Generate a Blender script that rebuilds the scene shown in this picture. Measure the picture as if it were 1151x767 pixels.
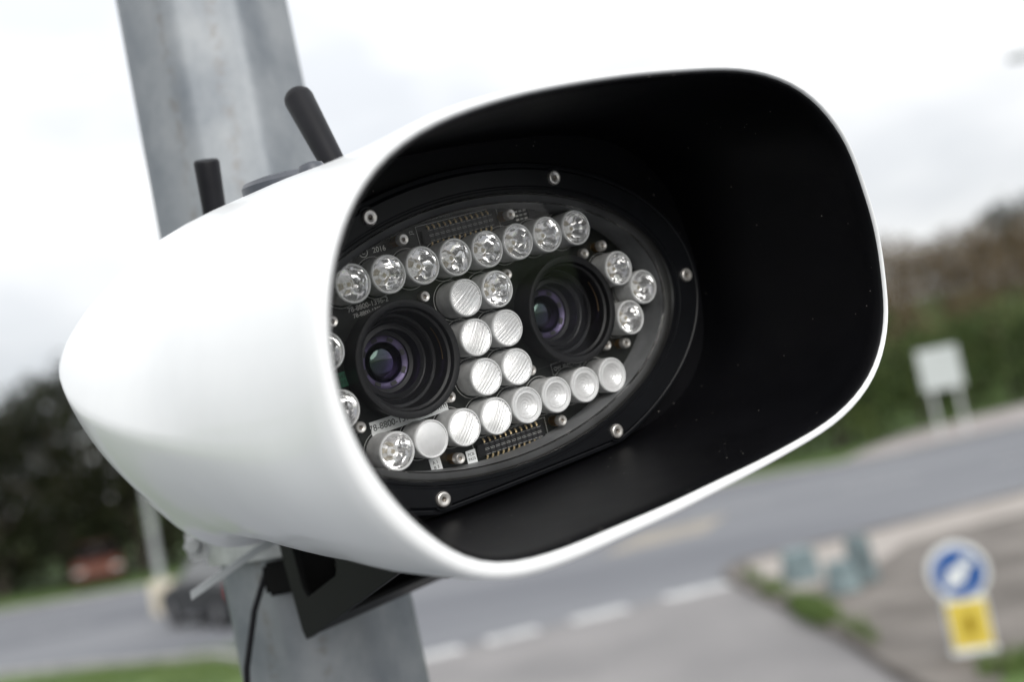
import bpy, bmesh, math, random
from mathutils import Matrix, Vector, noise
random.seed(7)
for o in list(bpy.data.objects): bpy.data.objects.remove(o, do_unlink=True)
S = bpy.context.scene
COL = S.collection
R = math.radians
PI = math.pi

# ------------------------------------------------------------------ camera
cam_d = bpy.data.cameras.new('camera'); cam = bpy.data.objects.new('camera', cam_d); COL.objects.link(cam)
CAM_M = Matrix.Translation((0, 0, 3.0)) @ Matrix.Rotation(R(94), 4, 'X') @ Matrix.Rotation(R(-11), 4, 'Z')
cam.matrix_world = CAM_M
cam_d.sensor_width = 36; cam_d.lens = 1300 / 1151 * 36
cam_d.clip_start = 0.02; cam_d.clip_end = 3000
cam_d.dof.use_dof = True; cam_d.dof.focus_distance = 0.645; cam_d.dof.aperture_fstop = 3.6
S.camera = cam
# ------------------------------------------------------------------ sky and sun
SUN_EL, SUN_AZ = R(27), R(158)          # azimuth clockwise from +Y
W = bpy.data.worlds.new('World'); S.world = W; W.use_nodes = True
nt = W.node_tree; nt.nodes.clear()
def N(t, typ, **kw):
    n = t.nodes.new(typ)
    for k, v in kw.items(): setattr(n, k, v)
    return n
out = N(nt, 'ShaderNodeOutputWorld'); bg = N(nt, 'ShaderNodeBackground')
sky = N(nt, 'ShaderNodeTexSky'); sky.sky_type = 'NISHITA'; sky.sun_disc = False
sky.sun_elevation = SUN_EL; sky.sun_rotation = SUN_AZ
tc = N(nt, 'ShaderNodeTexCoord'); sep = N(nt, 'ShaderNodeSeparateXYZ')
nt.links.new(tc.outputs['Generated'], sep.inputs[0])
mr = N(nt, 'ShaderNodeMapRange'); mr.inputs['From Min'].default_value = 0.0; mr.inputs['From Max'].default_value = 1.0
mr.inputs['To Min'].default_value = 7.0; mr.inputs['To Max'].default_value = 19.0
nt.links.new(sep.outputs['Z'], mr.inputs['Value'])
mp = N(nt, 'ShaderNodeMapping'); mp.inputs['Scale'].default_value = (1, 1, 2.6); mp.inputs['Location'].default_value = (0.35, 0.1, 0.0)
nz = N(nt, 'ShaderNodeTexNoise'); nz.inputs['Scale'].default_value = 2.6; nz.inputs['Detail'].default_value = 5; nz.inputs['Roughness'].default_value = .5
nt.links.new(tc.outputs['Generated'], mp.inputs[0]); nt.links.new(mp.outputs[0], nz.inputs['Vector'])
cr = N(nt, 'ShaderNodeValToRGB'); e = cr.color_ramp.elements
e[0].position = .38; e[0].color = (.66, .68, .71, 1); e[1].position = .62; e[1].color = (.98, .98, .98, 1)
nt.links.new(nz.outputs['Fac'], cr.inputs[0])
mul = N(nt, 'ShaderNodeMixRGB', blend_type='MULTIPLY'); mul.inputs[0].default_value = 1
nt.links.new(cr.outputs[0], mul.inputs[1]); nt.links.new(mr.outputs[0], mul.inputs[2])
mx = N(nt, 'ShaderNodeMixRGB'); mx.inputs[0].default_value = .93
nt.links.new(sky.outputs[0], mx.inputs[1]); nt.links.new(mul.outputs[0], mx.inputs[2])
nt.links.new(mx.outputs[0], bg.inputs[0]); bg.inputs[1].default_value = 0.1
nt.links.new(bg.outputs[0], out.inputs[0])
sd = bpy.data.lights.new('sun', 'SUN'); so = bpy.data.objects.new('sun', sd); COL.objects.link(so)
sd.energy = 1.5; sd.angle = R(40); sd.color = (1, .97, .93)
sdir = Vector((math.sin(SUN_AZ) * math.cos(SUN_EL), math.cos(SUN_AZ) * math.cos(SUN_EL), math.sin(SUN_EL)))
so.rotation_euler = sdir.to_track_quat('Z', 'Y').to_euler()
vs = S.view_settings; vs.view_transform = 'Standard'; vs.look = 'None'; vs.exposure = 0.42; vs.gamma = 1
vs.use_curve_mapping = False

# ------------------------------------------------------------------ helpers
def tag(o, label=None, cat=None, group=None, kind=None):
    if label: o['label'] = label
    if cat: o['category'] = cat
    if group: o['group'] = group
    if kind: o['kind'] = kind
    return o
def empty(name, loc=(0, 0, 0), rz=0, mat=None):
    o = bpy.data.objects.new(name, None); COL.objects.link(o); o.empty_display_size = .05
    if mat is not None: o.matrix_world = mat
    else: o.location = loc; o.rotation_euler = (0, 0, rz)
    return o
def link(name, me, mat, parent=None, smooth=True, angle=35):
    if mat is not None:
        me.materials.clear()
        for m in (mat if isinstance(mat, (list, tuple)) else [mat]): me.materials.append(m)
    if smooth:
        for p in me.polygons: p.use_smooth = True
        me.set_sharp_from_angle(angle=R(angle))
    o = bpy.data.objects.new(name, me); COL.objects.link(o)
    if parent: o.parent = parent
    return o
class MB:
    """collects vertices and faces for ONE mesh"""
    def __init__(s): s.v = []; s.f = []; s.mi = []
    def add(s, vs, fs, M=None, mi=0):
        b = len(s.v)
        s.v += [tuple(M @ Vector(v)) if M is not None else tuple(v) for v in vs]
        s.f += [tuple(b + i for i in f) for f in fs]; s.mi += [mi] * len(fs)
        return s
    def loft(s, loops, cap0=False, cap1=False, M=None, closed=True, mi=0):
        n = len(loops[0]); vs = [p for l in loops for p in l]; fs = []
        for k in range(len(loops) - 1):
            for i in range(n if closed else n - 1):
                j = (i + 1) % n
                fs.append((k * n + i, k * n + j, (k + 1) * n + j, (k + 1) * n + i))
        if cap0: fs.append(tuple(reversed(range(n))))
        if cap1: fs.append(tuple(range((len(loops) - 1) * n, len(loops) * n)))
        return s.add(vs, fs, M, mi)
    def lathe(s, prof, seg=40, c=(0, 0, 0), cap0=False, cap1=False, M=None, sx=1, sy=1, mi=0):
        loops = [[(c[0] + r * sx * math.cos(2 * PI * i / seg), c[1] + r * sy * math.sin(2 * PI * i / seg), c[2] + z) for i in range(seg)] for r, z in prof]
        return s.loft(loops, cap0, cap1, M, mi=mi)
    def box(s, x0, x1, y0, y1, z0, z1, M=None, mi=0):
        vs = [(x, y, z) for z in (z0, z1) for y in (y0, y1) for x in (x0, x1)]
        return s.add(vs, [(0, 2, 3, 1), (4, 5, 7, 6), (0, 1, 5, 4), (2, 6, 7, 3), (0, 4, 6, 2), (1, 3, 7, 5)], M, mi)
    def tube(s, pts, rad, seg=12, caps=True, mi=0):
        loops = []; up = Vector((0, 0, 1)); pts = [Vector(p) for p in pts]
        last = None
        for i, p in enumerate(pts):
            d = (pts[min(i + 1, len(pts) - 1)] - pts[max(i - 1, 0)]).normalized()
            a = last if last is not None else (up if abs(d.dot(up)) < .95 else Vector((1, 0, 0)))
            u = (a - d * a.dot(d)).normalized(); w = d.cross(u); last = u
            r = rad[i] if isinstance(rad, (list, tuple)) else rad
            loops.append([tuple(p + u * r * math.cos(2 * PI * k / seg) + w * r * math.sin(2 * PI * k / seg)) for k in range(seg)])
        return s.loft(loops, caps, caps, mi=mi)
    def mesh(s, name='mesh', bevel=0, bseg=2):
        me = bpy.data.meshes.new(name); me.from_pydata(s.v, [], s.f)
        for p, m in zip(me.polygons, s.mi): p.material_index = m
        bm = bmesh.new(); bm.from_mesh(me)
        bmesh.ops.recalc_face_normals(bm, faces=bm.faces)
        if bevel:
            es = [ed for ed in bm.edges if len(ed.link_faces) == 2 and ed.calc_face_angle() > R(40)]
            bmesh.ops.bevel(bm, geom=es, offset=bevel, segments=bseg, affect='EDGES', clamp_overlap=True)
        bm.to_mesh(me); bm.free(); return me
    def build(s, name, mat, parent=None, bevel=0, smooth=True, angle=35, bseg=2):
        return link(name, s.mesh(name, bevel, bseg), mat, parent, smooth, angle)
def T(x, y, z): return Matrix.Translation((x, y, z))
def sheet(name, pts, z, mat, thick=None, parent=None):
    """flat polygon sheet; with thick a raised slab"""
    bm = bmesh.new(); vs = [bm.verts.new((x, y, z)) for x, y in pts]; f = bm.faces.new(vs)
    if f.normal.z < 0 or (f.normal_update() or f.normal.z < 0): f.normal_flip()
    if thick:
        r = bmesh.ops.extrude_face_region(bm, geom=[f]); 
        bmesh.ops.translate(bm, verts=[g for g in r['geom'] if isinstance(g, bmesh.types.BMVert)], vec=(0, 0, -thick))
        bmesh.ops.recalc_face_normals(bm, faces=bm.faces)
    bmesh.ops.triangulate(bm, faces=bm.faces)
    me = bpy.data.meshes.new(name); bm.to_mesh(me); bm.free()
    return link(name, me, mat, parent, smooth=False)
def plate_mesh(loops2d, thick, bevel=0):
    """flat plate in XY with holes, centred on z=0"""
    cu = bpy.data.curves.new('plate', 'CURVE'); cu.dimensions = '2D'; cu.fill_mode = 'BOTH'
    cu.extrude = thick / 2 - bevel; cu.bevel_depth = bevel; cu.bevel_resolution = 2
    for l in loops2d:
        sp = cu.splines.new('POLY'); sp.points.add(len(l) - 1); sp.use_cyclic_u = True
        for p, q in zip(sp.points, l): p.co = (q[0], q[1], 0, 1)
    o = bpy.data.objects.new('tmp', cu); COL.objects.link(o)
    dg = bpy.context.evaluated_depsgraph_get(); me = bpy.data.meshes.new_from_object(o.evaluated_get(dg))
    bpy.data.objects.remove(o); return me
def text_mesh(body, size, extrude=0.00003, align='LEFT'):
    cu = bpy.data.curves.new('lettering', 'FONT'); cu.body = body; cu.size = size; cu.extrude = extrude; cu.align_x = align; cu.align_y = 'CENTER'
    o = bpy.data.objects.new('tmp', cu); COL.objects.link(o)
    dg = bpy.context.evaluated_depsgraph_get(); me = bpy.data.meshes.new_from_object(o.evaluated_get(dg))
    bpy.data.objects.remove(o); return me

# ------------------------------------------------------------------ materials
def mat(name, col, rough=.5, metal=0, noise_amt=0, nscale=5, bump=0, bscale=50, coat=0, trans=0, col2=None, spec=.5, stretch=None, detail=4, rvar=0, coord='Object'):
    m = bpy.data.materials.new(name); m.use_nodes = True; t = m.node_tree; b = t.nodes['Principled BSDF']
    c = tuple(col) + (1,); b.inputs['Base Color'].default_value = c; b.inputs['Roughness'].default_value = rough
    b.inputs['Metallic'].default_value = metal; b.inputs['Coat Weight'].default_value = coat; b.inputs['Coat Roughness'].default_value = .08
    b.inputs['Transmission Weight'].default_value = trans; b.inputs['Specular IOR Level'].default_value = spec
    tcn = N(t, 'ShaderNodeTexCoord'); vec = tcn.outputs[coord]
    if stretch:
        mpn = N(t, 'ShaderNodeMapping'); mpn.inputs['Scale'].default_value = stretch; t.links.new(vec, mpn.inputs[0]); vec = mpn.outputs[0]
    if noise_amt or col2:
        nz = N(t, 'ShaderNodeTexNoise'); nz.inputs['Scale'].default_value = nscale; nz.inputs['Detail'].default_value = detail
        nz.inputs['Roughness'].default_value = .6
        t.links.new(vec, nz.inputs['Vector'])
        cr = N(t, 'ShaderNodeValToRGB'); cr.color_ramp.elements[0].position = .36; cr.color_ramp.elements[1].position = .64
        c2 = tuple(col2) + (1,) if col2 else tuple(min(1, x * (1 + noise_amt)) for x in col) + (1,)
        c1 = c if col2 else tuple(x * (1 - noise_amt) for x in col) + (1,)
        cr.color_ramp.elements[0].color = c1; cr.color_ramp.elements[1].color = c2
        t.links.new(nz.outputs['Fac'], cr.inputs[0]); t.links.new(cr.outputs[0], b.inputs['Base Color'])
        if rvar:
            mr = N(t, 'ShaderNodeMapRange'); mr.inputs['To Min'].default_value = rough - rvar; mr.inputs['To Max'].default_value = rough + rvar
            t.links.new(nz.outputs['Fac'], mr.inputs['Value']); t.links.new(mr.outputs[0], b.inputs['Roughness'])
    if bump:
        n2 = N(t, 'ShaderNodeTexNoise'); n2.inputs['Scale'].default_value = bscale; n2.inputs['Detail'].default_value = 3
        t.links.new(vec, n2.inputs['Vector'])
        bp = N(t, 'ShaderNodeBump'); bp.inputs['Strength'].default_value = bump; bp.inputs['Distance'].default_value = .002
        t.links.new(n2.outputs['Fac'], bp.inputs['Height']); t.links.new(bp.outputs[0], b.inputs['Normal'])
    return m
M = {}
M['shell'] = mat('white gelcoat', (.84, .85, .85), .32, coat=.35, noise_amt=.02, nscale=12, rvar=.05, bump=.03, bscale=40)
M['liner'] = mat('black liner paint', (.003, .003, .004), .44, noise_amt=.3, nscale=9, rvar=.12, bump=.06, bscale=900, spec=.2)
# dust specks on the liner
t = M['liner'].node_tree; b = t.nodes['Principled BSDF']
vo = N(t, 'ShaderNodeTexVoronoi'); vo.inputs['Scale'].default_value = 150; tcn = [n for n in t.nodes if n.type == 'TEX_COORD'][0]
t.links.new(tcn.outputs['Object'], vo.inputs['Vector'])
c2 = N(t, 'ShaderNodeValToRGB'); c2.color_ramp.elements[0].position = .05; c2.color_ramp.elements[0].color = (.34, .32, .29, 1)
c2.color_ramp.elements[1].position = .075; c2.color_ramp.elements[1].color = (0, 0, 0, 1)
t.links.new(vo.outputs['Distance'], c2.inputs[0])
ms = N(t, 'ShaderNodeTexNoise'); ms.inputs['Scale'].default_value = 24; ms.inputs['Detail'].default_value = 2
t.links.new(tcn.outputs['Object'], ms.inputs['Vector'])
c3 = N(t, 'ShaderNodeValToRGB'); c3.color_ramp.elements[0].position = .50; c3.color_ramp.elements[1].position = .60
t.links.new(ms.outputs['Fac'], c3.inputs[0])
mm = N(t, 'ShaderNodeMixRGB', blend_type='MULTIPLY'); mm.inputs[0].default_value = 1
t.links.new(c2.outputs[0], mm.inputs[1]); t.links.new(c3.outputs[0], mm.inputs[2])
ad = N(t, 'ShaderNodeMixRGB', blend_type='ADD'); ad.inputs[0].default_value = 1
old = b.inputs['Base Color'].links[0].from_socket
t.links.new(old, ad.inputs[1]); t.links.new(mm.outputs[0], ad.inputs[2]); t.links.new(ad.outputs[0], b.inputs['Base Color'])
M['black'] = mat('black anodised metal', (.006, .0065, .008), .36, noise_amt=.15, nscale=60, spec=.22, bump=.05, bscale=2500)
M['bezel'] = mat('dark grey satin metal', (.05, .05, .049), .26, metal=.6, noise_amt=.25, nscale=30)
M['recess'] = mat('grey recess wall', (.20, .205, .21), .5, noise_amt=.25, nscale=40)
M['board'] = mat('black solder mask', (.009, .0105, .009), .38, noise_amt=.4, nscale=70, spec=.3)
M['plastic'] = mat('matte black plastic', (.009, .009, .010), .45, spec=.35, noise_amt=.15, nscale=100)
M['lens_ring'] = mat('satin black lens ring', (.011, .011, .013), .42, spec=.35)
M['steel'] = mat('stainless steel', (.80, .77, .73), .3, metal=.75, noise_amt=.1, nscale=400)
M['socket'] = mat('dark hex socket', (.16, .14, .12), .3, metal=.9)  # darker metal tone than the screw heads
M['brass'] = mat('brass standoff', (.55, .33, .12), .35, metal=1)
M['gold'] = mat('gold plated pins', (1.0, .80, .48), .4, metal=.6)
M['silk'] = mat('white silkscreen', (.55, .55, .53), .6)
M['silk_bright'] = mat('bright white silkscreen', (.85, .85, .8), .6)
M['paper'] = mat('white paper label', (.92, .94, .94), .5, noise_amt=.02, nscale=200)
M['ink'] = mat('black ink', (.02, .02, .022), .5)
M['green_label'] = mat('green label', (.03, .14, .08), .5)
M['holder'] = mat('frosted clear plastic body', (.70, .705, .70), .38, noise_amt=.12, nscale=180, spec=.5)
M['lip'] = mat('clear plastic lip', (.82, .83, .83), .15, coat=.3)
M['reflector'] = mat('faceted bright reflector', (.99, .99, .99), .06, metal=.86, bump=.05, bscale=110)
M['ribbed'] = mat('ribbed frosted plastic', (.97, .975, .97), .17, metal=.4, noise_amt=.04, nscale=300, coat=.4)
M['frost'] = mat('smooth frosted plastic', (.97, .975, .97), .32, metal=.4, bump=.1, bscale=700, noise_amt=.04, nscale=200, coat=.3)
M['die'] = mat('led chip', (.42, .38, .30), .35, noise_amt=.25, nscale=900)
M['bronze'] = mat('bronze reflection arc', (.13, .09, .05), .35, metal=.9)  # tint of the imitated reflection added in each lens
M['rubber'] = mat('black antenna rubber', (.005, .005, .007), .5, spec=.2, noise_amt=.2, nscale=40)
M['greycap'] = mat('slate grey plastic cap', (.045, .05, .062), .4, noise_amt=.2, nscale=40)
M['bracket'] = mat('black powder coated steel', (.0035, .0035, .0032), .5, spec=.14, bump=.15, bscale=1500, noise_amt=.2, nscale=20)
M['zinc'] = mat('galvanised hardware', (.42, .43, .43), .42, metal=.6, noise_amt=.2, nscale=60)
def window_glass(name, tint=(1, 1, 1), rough=.02, amt=.16):
    m = bpy.data.materials.new(name); m.use_nodes = True; t = m.node_tree; t.nodes.clear()
    o = N(t, 'ShaderNodeOutputMaterial'); mix = N(t, 'ShaderNodeMixShader'); tr = N(t, 'ShaderNodeBsdfTransparent'); gl = N(t, 'ShaderNodeBsdfGlossy')
    fr = N(t, 'ShaderNodeFresnel'); fr.inputs[0].default_value = 1.5; gl.inputs['Roughness'].default_value = rough
    tr.inputs[0].default_value = tint + (1,)
    ml = N(t, 'ShaderNodeMath', operation='MULTIPLY'); ml.inputs[1].default_value = amt; t.links.new(fr.outputs[0], ml.inputs[0]); t.links.new(ml.outputs[0], mix.inputs[0]); t.links.new(tr.outputs[0], mix.inputs[1]); t.links.new(gl.outputs[0], mix.inputs[2])
    t.links.new(mix.outputs[0], o.inputs[0]); return m
M['glass'] = window_glass('clear cover glass')
def lens_glass(name):
    """multi-coated dark optics: violet to green sheen over black"""
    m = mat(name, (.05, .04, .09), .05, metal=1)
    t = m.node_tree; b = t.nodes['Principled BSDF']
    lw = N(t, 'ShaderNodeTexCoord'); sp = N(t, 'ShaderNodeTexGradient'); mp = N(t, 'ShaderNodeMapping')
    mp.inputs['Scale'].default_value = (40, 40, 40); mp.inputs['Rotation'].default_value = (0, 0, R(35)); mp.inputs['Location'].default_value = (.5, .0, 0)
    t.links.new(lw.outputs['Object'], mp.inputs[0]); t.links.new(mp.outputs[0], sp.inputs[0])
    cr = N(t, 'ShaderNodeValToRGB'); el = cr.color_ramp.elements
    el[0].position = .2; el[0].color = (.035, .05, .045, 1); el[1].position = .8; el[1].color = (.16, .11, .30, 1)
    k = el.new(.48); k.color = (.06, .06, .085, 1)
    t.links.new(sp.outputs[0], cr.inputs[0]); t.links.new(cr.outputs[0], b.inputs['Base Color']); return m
M['optic'] = lens_glass('coated optic glass')
M['violet'] = mat('violet coated ring', (.085, .07, .13), .34, metal=.6, noise_amt=.4, nscale=60)

# ------------------------------------------------------------------ ground and roads
def asphalt(name, col, col2, sc=.35, stretch=(1, 1, 1)):
    m = mat(name, col, .85, col2=col2, nscale=sc, stretch=stretch, detail=6)
    t = m.node_tree; b = t.nodes['Principled BSDF']
    n = N(t, 'ShaderNodeTexNoise'); n.inputs['Scale'].default_value = 60; n.inputs['Detail'].default_value = 6
    tcn = [q for q in t.nodes if q.type == 'TEX_COORD'][0]; t.links.new(tcn.outputs['Object'], n.inputs['Vector'])
    mr = N(t, 'ShaderNodeMapRange'); mr.inputs['To Min'].default_value = .75; mr.inputs['To Max'].default_value = 1.25
    t.links.new(n.outputs['Fac'], mr.inputs['Value'])
    mu = N(t, 'ShaderNodeMixRGB', blend_type='MULTIPLY'); mu.inputs[0].default_value = 1
    old = b.inputs['Base Color'].links[0].from_socket
    t.links.new(old, mu.inputs[1]); t.links.new(mr.outputs[0], mu.inputs[2]); t.links.new(mu.outputs[0], b.inputs['Base Color'])
    bp = N(t, 'ShaderNodeBump'); bp.inputs['Strength'].default_value = .4; bp.inputs['Distance'].default_value = .01
    t.links.new(n.outputs['Fac'], bp.inputs['Height']); t.links.new(bp.outputs[0], b.inputs['Normal'])
    return m
M['road'] = asphalt('road asphalt', (.105, .11, .124), (.165, .17, .182), .22, (.25, 1.2, 1))
M['side'] = asphalt('side road asphalt', (.155, .15, .15), (.225, .215, .212), .3)
M['path'] = asphalt('footpath asphalt', (.24, .215, .21), (.32, .29, .28), .5)
M['island'] = asphalt('island paving', (.08, .070, .060), (.165, .148, .132), .9)
M['islandlight'] = asphalt('pale concrete paving', (.27, .245, .22), (.33, .3, .275), .9)
M['kerb'] = asphalt('concrete kerb', (.26, .255, .245), (.34, .335, .32), 1.5)
M['grass'] = mat('grass', (.045, .085, .015), .9, col2=(.085, .14, .03), nscale=.8, bump=.5, bscale=9, detail=8)
M['paint'] = mat('worn white road paint', (.34, .34, .34), .7, col2=(.55, .55, .54), nscale=3, detail=8)
M['tan'] = mat('worn yellow road paint', (.19, .18, .17), .8, col2=(.31, .275, .22), nscale=1.6, detail=8)
def hill_h(x, y):
    a = max(0, min(1, (y - 50) / 30)); a = a * a * (3 - 2 * a)
    bx = max(0, min(1, (x - 2) / 13)); bx = bx * bx * (3 - 2 * bx)
    d = max(0, min(1, (230 - y) / 90))
    c_ = max(0, min(1, (x - 30) / 16)); bx *= 1 - .3 * c_ * c_ * (3 - 2 * c_)
    return (5.6 * a * bx + .9 * a * noise.noise(Vector((x * .05, y * .05, 1.3)))) * d
g = MB(); n = 150
xs = [(-1 + 2 * i / n) for i in range(n + 1)]; sg = lambda q: math.copysign(abs(q) ** 2.2, q) * 900
pts = [(sg(a), sg(b) + 40, hill_h(sg(a), sg(b) + 40)) for b in xs for a in xs]
g.add(pts, [(j * (n + 1) + i, j * (n + 1) + i + 1, (j + 1) * (n + 1) + i + 1, (j + 1) * (n + 1) + i) for j in range(n) for i in range(n)])
tag(g.build('ground', M['grass']), kind='structure')
far = [(-90, 55), (-40, 44.5), (-18.7, 39.3), (-12, 37.9), (0, 35.6), (6.9, 34.2), (9.5, 33.6), (14.5, 35.4), (22, 38.5), (45, 47), (90, 62)]
near = [(90, -45), (-16, -45), (-15, 4), (-11.5, 11), (-4.6, 14.6), (-3.9, 16.2), (-4.3, 17.8), (-6, 20.1), (-9, 22), (-11.2, 23.1), (-30, 28.5), (-90, 42)]  # unseen left stretch widened so less green grass bounces onto the shell
tag(sheet('road', far + near, .004, M['road']), kind='structure')
side = [(-4.2, 16.0), (-1.91, 16.62), (.58, 17.2), (2.62, 17.75), (3.5, 14), (3.4, 4), (4, -44), (-2.7, -44), (-2.7, 4), (-2.9, 11), (-3.3, 14.6)]
tag(sheet('side_road', side, .008, M['side']), kind='structure')
tag(sheet('footpath', [(9.0, 34.6), (9.8, 34.2), (14.5, 36.1), (22, 39.2), (45, 47.7), (90, 63), (88, 68), (45, 54), (18.6, 43.8), (12.6, 40.2), (10.4, 37)], .05, M['path'], .06), kind='structure')
tag(sheet('pavement', [(-2.5, -20), (1.6, -20), (1.6, 3.2), (.6, 4.6), (-1.2, 5.0), (-2.3, 4.2)], .12, M['road'], .13), kind='structure')
isl = [(2.60, 17.75), (2.62, 18.4), (2.95, 19.0), (5.6, 19.7), (8.3, 20.7), (14, 23), (15, 21), (13, 14), (9, 6), (3.8, 3.5), (3.3, 6), (3.1, 9), (2.95, 10.9), (2.95, 12.4), (2.80, 14.8)]
tag(sheet('traffic_island', isl, .10, M['island'], .11), kind='structure')
tag(sheet('island_path', [(2.85, 17.6), (3.05, 18.7), (5.7, 19.4), (8.4, 20.4), (13.4, 22.3), (12.9, 20.6), (8, 18.6), (5.2, 17.6), (4.4, 16.4), (3.1, 15.4)], .104, M['islandlight']), kind='structure')
tag(sheet('island_grass', [(3.15, 9.3), (3.6, 10.1), (5.5, 11.2), (9.5, 12.8), (11, 11), (8.6, 6.4), (4.0, 4), (3.45, 6), (3.25, 8.6)], .108, M['grass']), kind='structure')
def kerb_run(name, pts, w, h, z=0, m_='kerb'):
    m = MB(); pts = [Vector((p[0], p[1], 0)) for p in pts]; L = []
    for i, p in enumerate(pts):
        d = (pts[min(i + 1, len(pts) - 1)] - pts[max(i - 1, 0)]).normalized(); s_ = Vector((-d.y, d.x, 0))
        a, c = p - s_ * w / 2, p + s_ * w / 2
        L.append([(a.x, a.y, z), (a.x, a.y, z + h), (c.x, c.y, z + h), (c.x, c.y, z)])
    m.loft(L, True, True)
    return tag(m.build(name, M[m_], bevel=.015, smooth=False), kind='structure')
kerb_run('far_kerb', [(x, y) for x, y in far], .15, .11)
kerb_run('near_kerb', [(x, y) for x, y in near[2:]], .15, .11)
kerb_run('island_kerb', [isl[i] for i in (9, 10, 11, 12, 13, 14, 0, 1, 2, 3, 4, 5)], .13, .115, 0, 'island')  # dark paving tone on this kerb stands in for the island edge shadow
# broken white line across the junction mouth
mk = MB()
for (x0, y0, x1, y1) in [(-3.45, 16.15, -2.75, 16.33), (-2.25, 16.46, -1.55, 16.66), (-1.18, 16.76, -.42, 16.96), (.06, 17.08, .92, 17.30), (1.5, 17.44, 2.5, 17.68)]:
    d = Vector((x1 - x0, y1 - y0, 0)).normalized(); s_ = Vector((-d.y, d.x, 0)) * .22
    mk.add([(x0 - s_.x, y0 - s_.y, .012), (x1 - s_.x, y1 - s_.y, .012), (x1 + s_.x, y1 + s_.y, .012), (x0 + s_.x, y0 + s_.y, .012)], [(0, 1, 2, 3)])
tag(mk.build('road_marking', M['paint'], smooth=False), kind='structure')
mk = MB()
mk.add([(.9, 23.6, .012), (3.2, 24.4, .012), (4.1, 26.8, .012), (1.9, 26.1, .012)], [(0, 1, 2, 3)])
tag(mk.build('yellow_road_marking', M['tan'], smooth=False), kind='structure')
mk = MB()
for k in range(22):
    x0 = -34 + k * 3.4; y0 = 35.8 - .14 * (x0 + 18); x1 = x0 + 1.8; y1 = y0 - .25
    y0 -= 5.2; y1 -= 5.2
    mk.add([(x0, y0 - .06, .012), (x1, y1 - .06, .012), (x1, y1 + .06, .012), (x0, y0 + .06, .012)], [(0, 1, 2, 3)])
tag(mk.build('centre_line', M['paint'], smooth=False), kind='structure')

# grass tufts: stuff nobody can count
def tufts(name, spots, label, hmax=.22, seed=1):
    rnd = random.Random(seed); m = MB()
    for (cx, cy, rx, ry, nb, z) in spots:
        for _ in range(nb):
            a = rnd.random() * 2 * PI; q = math.sqrt(rnd.random()); x = cx + math.cos(a) * q * rx; y = cy + math.sin(a) * q * ry
            h = hmax * rnd.uniform(.4, 1); w = .012; b_ = rnd.random() * PI; l = rnd.uniform(-.08, .08)
            dx, dy = math.cos(b_) * w, math.sin(b_) * w
            m.add([(x - dx, y - dy, z), (x + dx, y + dy, z), (x + dx * .6 + l * .4, y + dy * .6, z + h * .6), (x + l, y + l, z + h), (x - dx * .6 + l * .4, y - dy * .6, z + h * .6)], [(0, 1, 2, 3, 4)])
    o = m.build(name, M['tuft'], smooth=False); tag(o, label, 'grass', kind='stuff'); return o
M['tuft'] = mat('grass blades', (.06, .11, .02), .8, col2=(.11, .15, .04), nscale=3)
tufts('weedy_grass', [(2.82, 15.9, .16, .45, 260, .08), (2.93, 14.1, .22, .95, 900, .08), (2.8, 17.1, .12, .4, 90, .08), (3.05, 12.6, .1, .6, 120, .08), (3.9, 10.2, .5, .25, 500, .1)], 'weedy grass tufts growing along the kerb of the traffic island', .2, 3)
tufts('verge_grass', [(-8, 20.2, 3.4, 1.4, 2600, 0), (-5.4, 18.6, 1.1, 1.2, 700, 0)], 'short green verge grass at lower left beside the road', .12, 4)

# ------------------------------------------------------------------ trees
def leafmat(name, c1, c2, c3):
    m = mat(name, c1, .7, spec=.12); t = m.node_tree; b = t.nodes['Principled BSDF']
    g = N(t, 'ShaderNodeNewGeometry'); tcn = [n for n in t.nodes if n.type == 'TEX_COORD'][0]
    nz = N(t, 'ShaderNodeTexNoise'); nz.inputs['Scale'].default_value = .7; nz.inputs['Detail'].default_value = 3; t.links.new(tcn.outputs['Object'], nz.inputs[0])
    ad = N(t, 'ShaderNodeMath', operation='ADD'); ml = N(t, 'ShaderNodeMath', operation='MULTIPLY'); ml.inputs[1].default_value = .35
    t.links.new(g.outputs['Random Per Island'], ml.inputs[0]); t.links.new(ml.outputs[0], ad.inputs[0]); t.links.new(nz.outputs['Fac'], ad.inputs[1])
    cr = N(t, 'ShaderNodeValToRGB'); el = cr.color_ramp.elements; el[0].position = .45; el[0].color = tuple(c1) + (1,); el[1].position = .9; el[1].color = tuple(c3) + (1,)
    k = el.new(.65); k.color = tuple(c2) + (1,)
    t.links.new(ad.outputs[0], cr.inputs[0]); t.links.new(cr.outputs[0], b.inputs['Base Color']); return m
M['leaf_dark'] = leafmat('dark evergreen leaves', (.006, .009, .004), (.013, .016, .006), (.026, .028, .011))
M['leaf_green'] = leafmat('green leaves', (.022, .040, .012), (.045, .07, .02), (.085, .11, .035))
M['leaf_brown'] = leafmat('autumn leaves', (.060, .048, .026), (.105, .078, .045), (.17, .125, .08))
M['bark'] = mat('bark', (.06, .05, .04), .9, noise_amt=.4, nscale=6, bump=.6, bscale=12)
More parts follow.
